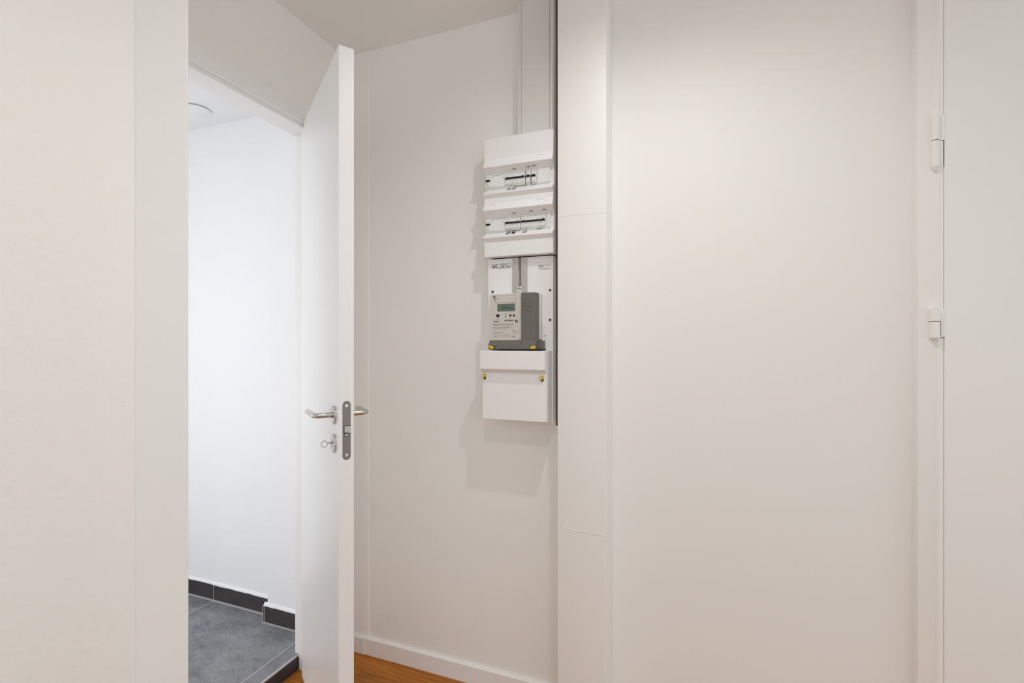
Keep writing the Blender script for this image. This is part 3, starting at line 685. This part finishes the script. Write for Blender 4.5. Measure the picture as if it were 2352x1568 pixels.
# ------------------------------------------------------------------ electricity meter
me_ = thing('electricity_meter', (-0.584, D(BD), 1.2505), 'grey and beige electricity meter with green display and yellow seals', 'meter')
YF = D(0.110)          # label face
bm = B(); box(bm, -0.680, -0.5010, D(0.083), D(BD+0.001), 1.2860, 1.4435, 0.004); obj('rear_case', bm, 'meter_rear', me_, smooth=True)
bm = B(); prism(bm, [(D(0.082), 1.284), (YF, 1.284), (YF, 1.4400), (YF+0.003, 1.4430), (D(0.082), 1.4430)], 'x', -0.6755, -0.5590); fp = obj('front_plate', bm, 'meter', me_, bev=0.0009)
# grey terminal cover: tall right column with a chamfer, foot along the bottom
YG = D(0.120)
bm = B()
prism(bm, [(-0.5592, D(0.082)), (-0.5592, YF-0.002), (-0.5560, YG), (-0.5142, YG), (-0.5062, D(0.108)), (-0.5052, D(0.104)), (-0.5052, D(0.082))], 'z', 1.2550, 1.4440)
obj('side_cover', bm, 'meter_grey', me_, bev=0.0012, label='dark grey tall cover on the meter side')
bm = B()
prism(bm, [(D(0.060), 1.2540), (D(0.118), 1.2530), (D(0.124), 1.2545), (D(0.124), 1.2680), (YF-0.001, 1.2835), (D(0.082), 1.2838), (D(0.060), 1.2838)], 'x', -0.6760, -0.5550)
prism(bm, [(D(0.060), 1.2540), (D(0.118), 1.2530), (D(0.124), 1.2545), (D(0.124), 1.2680), (YG, 1.2835), (D(0.060), 1.2835)], 'x', -0.5550, -0.5060)
prism(bm, [(D(0.060), 1.2550), (D(0.095), 1.2540), (D(0.095), 1.2810), (D(0.060), 1.2825)], 'x', -0.5060, -0.4915)
obj('terminal_cover', bm, 'meter_grey', me_, bev=0.0008, label='dark grey terminal cover along the meter foot')
bm = B(); box(bm, -0.6700, -0.4880, D(0.112), D(0.062), 1.2510, 1.2545); obj('base_edge', bm, 'dark', me_)
# hanging lug
bm = B(); prism(bm, [(-0.6000, 1.4430), (-0.5730, 1.4430), (-0.5730, 1.4600), (-0.5755, 1.4620), (-0.5900, 1.4620), (-0.5925, 1.4560), (-0.5960, 1.4490)], 'y', D(BD+0.0105), D(BD+0.0045)); lug = obj('hanging_lug', bm, 'meter', me_, bev=0.0006)
bm = B(); cyl(bm, (-0.5860, D(BD+0.0105), 1.4525), (0, -1, 0), 0.0042, 0.002, 20); obj('lug_screw', bm, 'zinc', lug); bm = B(); box(bm, -0.5885, -0.5835, D(BD+0.0128), D(BD+0.0120), 1.4518, 1.4532); obj('screw_slot', bm, 'dark', lug)
# front details
y = YF
bm = B(); tz0, tz1, tx0, tx1 = 1.4128, 1.4375, -0.6545, -0.5800
for (xa, xb, za, zb) in ((tx0, tx1, tz1, tz1+0.0006), (tx0, tx1, tz0-0.0006, tz0), (tx1, tx1+0.0006, tz0, tz1)): box(bm, xa, xb, y-0.0001, y+0.0003, za, zb)
obj('flap_outline', bm, 'ink_grey', fp, kind='stuff')
bm = B(); box(bm, tx0, tx1-0.0003, y-0.0008, y, tz0+0.0003, tz1-0.0003, 0.0004, 1); fl = obj('flap', bm, 'meter', fp)
bm = B(); cyl(bm, (-0.6490, y-0.0008, 1.4262), (0, -1, 0), 0.0015, 0.0002, 14); obj('flap_hole', bm, 'ink', fl) if False else obj('flap_hole', bm, 'ink', fp)
bm = B(); prism(bm, [(-0.6658, 1.4372), (-0.6545, 1.4378), (-0.6545, 1.4135), (-0.6570, 1.4230)], 'y', y-0.0002, y+0.0003); obj('finger_notch', bm, 'ink_grey', fp, label='shaded triangular finger notch')
bm = B(); box(bm, -0.6475, -0.5820, y-0.0002, y+0.0003, 1.3832, 1.4090); sc_ = obj('display_surround', bm, 'meter_grey', fp)
bm = B(); box(bm, -0.6430, -0.5828, y-0.0005, y, 1.3840, 1.4070); lcd = obj('display', bm, 'lcd', fp, label='green-grey liquid crystal display')
text('digits', '0000007', -0.6310, 1.3910, 0.0108, y-0.0006, fp, 'lcd_ink')
text('digits', 'kWh', -0.5925, 1.3912, 0.0040, y-0.0006, fp, 'lcd_ink')
bm = B(); prints(bm, -0.6315, 1.4030, 0.010, 0.002, y-0.0005, 90, .8); prints(bm, -0.6385, 1.3858, 0.022, 0.0016, y-0.0005, 91, .5); prints(bm, -0.5925, 1.3870, 0.004, 0.0022, y-0.0005, 92, 1.); obj('display_marks', bm, 'lcd_ink', fp, kind='stuff')
bm = B(); pts = []
for k in range(9): a = -math.pi/2+math.pi*k/8; pts.append((-0.6435+0.0048*math.cos(a), 1.3687+0.0048*math.sin(a)))
for k in range(9): a = math.pi/2+math.pi*k/8; pts.append((-0.6475+0.0048*math.cos(a), 1.3687+0.0048*math.sin(a)))
prism(bm, pts, 'y', y-0.0014, y); bt = obj('optical_port', bm, 'black', fp, bev=0.0006, label='dark oval optical port')
bm = B(); box(bm, -0.6207, -0.6138, y-0.0003, y, 1.3725, 1.3742); box(bm, -0.6207, -0.6138, y-0.0003, y, 1.3640, 1.3657); obj('indicator', bm, 'ink', fp, kind='stuff')
for x in (-0.5988, -0.5858):
    bm = B(); cyl(bm, (x+0.0006, y, 1.3677), (0, -1, 0), 0.0055, 0.0006, 24); rg = obj('button_ring', bm, 'meter_rear', fp)
    bm = B(); cyl(bm, (x, y-0.0006, 1.3687), (0, -1, 0), 0.0040, 0.0012, 24); obj('button', bm, 'teal', fp, label='dark teal round button')
text('lettering', 'radius', -0.6640, 1.3462, 0.0098, y-0.0001, fp, 'ink', bold=0.00015)
bm = B(); rbk = random.Random(5)
for (xa, xb) in ((-0.6208, -0.6095), (-0.6075, -0.5865)):
    x = xa
    while x < xb:
        ww = rbk.choice((0.0008, 0.0012, 0.0018)); box(bm, x, min(x+ww, xb), y-0.0002, y, 1.3500, 1.3542); x += ww + rbk.choice((0.0005, 0.0008))
obj('barcode', bm, 'ink', fp, kind='stuff')
bm = B(); box(bm, -0.5812, -0.5722, y-0.0002, y, 1.3448, 1.3540); lg = obj('logo', bm, 'ink', fp)
bm = B(); prism(bm, [(-0.5778, 1.3532), (-0.5730, 1.3532), (-0.5730, 1.3502), (-0.5765, 1.3516)], 'y', y-0.0004, y); prism(bm, [(-0.5775, 1.3490), (-0.5730, 1.3478), (-0.5730, 1.3470), (-0.5790, 1.3482)], 'y', y-0.0004, y); obj('logo_mark', bm, 'paper', fp, kind='stuff')
bm = B(); yp = y-0.00005
for (x, z, wd, h, sd, dn) in ((-0.6638, 1.3380, 0.0772, 0.0019, 201, 1.0), (-0.6638, 1.3290, 0.0700, 0.0019, 202, 1.0), (-0.6638, 1.3100, 0.0400, 0.0019, 203, 1.0)):
    prints(bm, x, z, wd, h, yp, sd, dn)
prints(bm, -0.5745, 1.2868, 0.0180 - 0.003, 0.0015, yp, 230, 1.0); prints(bm, -0.5920, 1.3125-0.02, 0.0001, 0.001, yp, 3)
prints(bm, -0.6510, 1.3570, 0.010, 0.0024, yp, 231, .8); prints(bm, -0.6630, 1.3545, 0.004, 0.0014, yp, 232, 1.); prints(bm, -0.6330, 1.3545, 0.004, 0.0014, yp, 233, 1.)
box(bm, -0.5905, -0.5842, y-0.0002, y, 1.2935, 1.2998)
obj('print', bm, 'ink', fp, kind='stuff')
bm = B()
for i, (x, z, wd) in enumerate(((-0.6638, 1.3345, 0.058), (-0.6638, 1.3255, 0.076), (-0.6638, 1.3225, 0.061), (-0.6638, 1.3068, 0.022), (-0.6638, 1.3035, 0.013), (-0.6420, 1.3035, 0.009), (-0.6265, 1.3035, 0.019), (-0.6040, 1.3035, 0.006),
        (-0.6638, 1.3003, 0.015), (-0.6420, 1.3003, 0.006), (-0.6265, 1.3003, 0.019), (-0.6040, 1.3003, 0.008), (-0.6638, 1.2968, 0.016), (-0.6420, 1.2968, 0.010), (-0.6265, 1.2968, 0.021), (-0.6040, 1.2968, 0.008), (-0.6638, 1.2938, 0.022), (-0.5912, 1.3085, 0.021), (-0.5912, 1.3058, 0.020), (-0.6210, 1.3470, 0.026), (-0.5835, 1.3150, 0.014))):
    prints(bm, x, z, wd, 0.0014, yp, 300+i, 0.75)
box(bm, -0.6295, -0.6292, y-0.0002, y, 1.2930, 1.3050)
obj('print', bm, 'ink_grey', fp, kind='stuff')
text('lettering', 'CE', -0.5915, 1.3130, 0.0080, y-0.0001, fp, 'ink')
bm = B(); box(bm, -0.5893, -0.5854, y-0.0003, y, 1.2947, 1.2986); box(bm, -0.5886, -0.5861, y-0.0004, y, 1.2954, 1.2979); obj('double_square', bm, 'meter', fp)
# embossed name on the grey cover
bm = B(); box(bm, -0.5548, -0.5190, YG-0.0003, YG+0.0002, 1.3835, 1.3842); box(bm, -0.5548, -0.5190, YG-0.0003, YG+0.0002, 1.4085, 1.4090); obj('cover_groove', bm, 'meter_emboss', me_, kind='stuff')
text('lettering', 'kamstrup', -0.5535, 1.3965, 0.0085, YG-0.0001, me_, 'meter_emboss')
# yellow seals in dark pockets
for (x, yy, ang) in ((-0.6625, D(0.1225), -20), (-0.5120, D(0.1225), 6)):
    bm = B(); box(bm, x-0.012 if x > -0.6 else x-0.007, x+(0.0055 if x > -0.6 else 0.0125), D(0.1243), D(0.120), 1.2545, 1.2660, 0.001, 1); pk = obj('seal_pocket', bm, 'dark', me_)
    bm = B(); box(bm, -0.0085, 0.0085, -0.004, 0.004, -0.0047, 0.0047, 0.0022, 3)
    bmesh.ops.transform(bm, matrix=Matrix.Translation((x, D(0.1285), 1.2605)) @ Matrix.Rotation(R(-ang), 4, 'Y'), verts=bm.verts)
    obj('seal', bm, 'yellow', me_, smooth=True, label='yellow plastic seal')

# ------------------------------------------------------------------ lower terminal box
tb = thing('terminal_box', (-0.583, D(BD), 1.013), 'white stepped cover box with two brass-yellow sealing screws below the meter', 'junction box')
bm = B(); prism(bm, [(D(BD+0.0006), 1.0130), (D(0.1190), 1.0130), (D(0.1200), 1.0140), (D(0.1200), 1.1735), (D(0.1430), 1.1870), (D(0.1430), 1.2470), (D(0.1415), 1.2487), (D(BD+0.0006), 1.2487)], 'x', -0.6985, -0.4675)
obj('cover', bm, 'plastic', tb, bev=0.0010)
for (x, z) in ((-0.6922, 1.1625), (-0.4838, 1.1605)):
    bm = B(); pts = []
    for k in range(17): a = math.pi*k/16; pts.append((x+0.0072*math.cos(a)+0.0008, z-0.002+0.0072*math.sin(a)))
    for k in range(17): a = math.pi+math.pi*k/16; pts.append((x+0.0072*math.cos(a)+0.0008, z-0.0085+0.0072*math.sin(a)))
    prism(bm, pts, 'y', D(0.1205), D(0.1190)); hs = obj('keyhole_rim', bm, 'plastic', tb, bev=0.0002)
    bm = B(); pts = [((px-x)*0.80+x, (pz-(z-0.005))*0.84+z-0.005) for px, pz in pts]; prism(bm, pts, 'y', D(0.1208), D(0.1200)); obj('slot', bm, 'dark', hs)
    bm = B(); cyl(bm, (x, D(0.1205), z), (0, -1, 0), 0.0074, 0.0075, 28, 0.0064); cyl(bm, (x, D(0.128), z), (0, -1, 0), 0.0064, 0.0005, 28, 0.005); box(bm, x-0.0008, x+0.0010, D(0.127), D(0.1215), z-0.0150, z-0.005); sl = obj('sealing_screw', bm, 'brass', tb, smooth=True, label='brass-yellow sealing screw')
    bm = B(); cyl(bm, (x-0.0008, D(0.1285), z-0.0002), (0, -1, 0), 0.0037, 0.0004, 20); obj('screw_cap', bm, 'paper', sl)
    bm = B(); prints(bm, x-0.0028, z+0.0004, 0.004, 0.0011, D(0.1290), 7, .9); prints(bm, x-0.0025, z-0.0018, 0.0035, 0.0011, D(0.1290), 8, .9); obj('print', bm, 'ink_grey', sl, kind='stuff')

# clean helper properties
for o in bpy.data.objects:
    if '_base' in o: del o['_base']
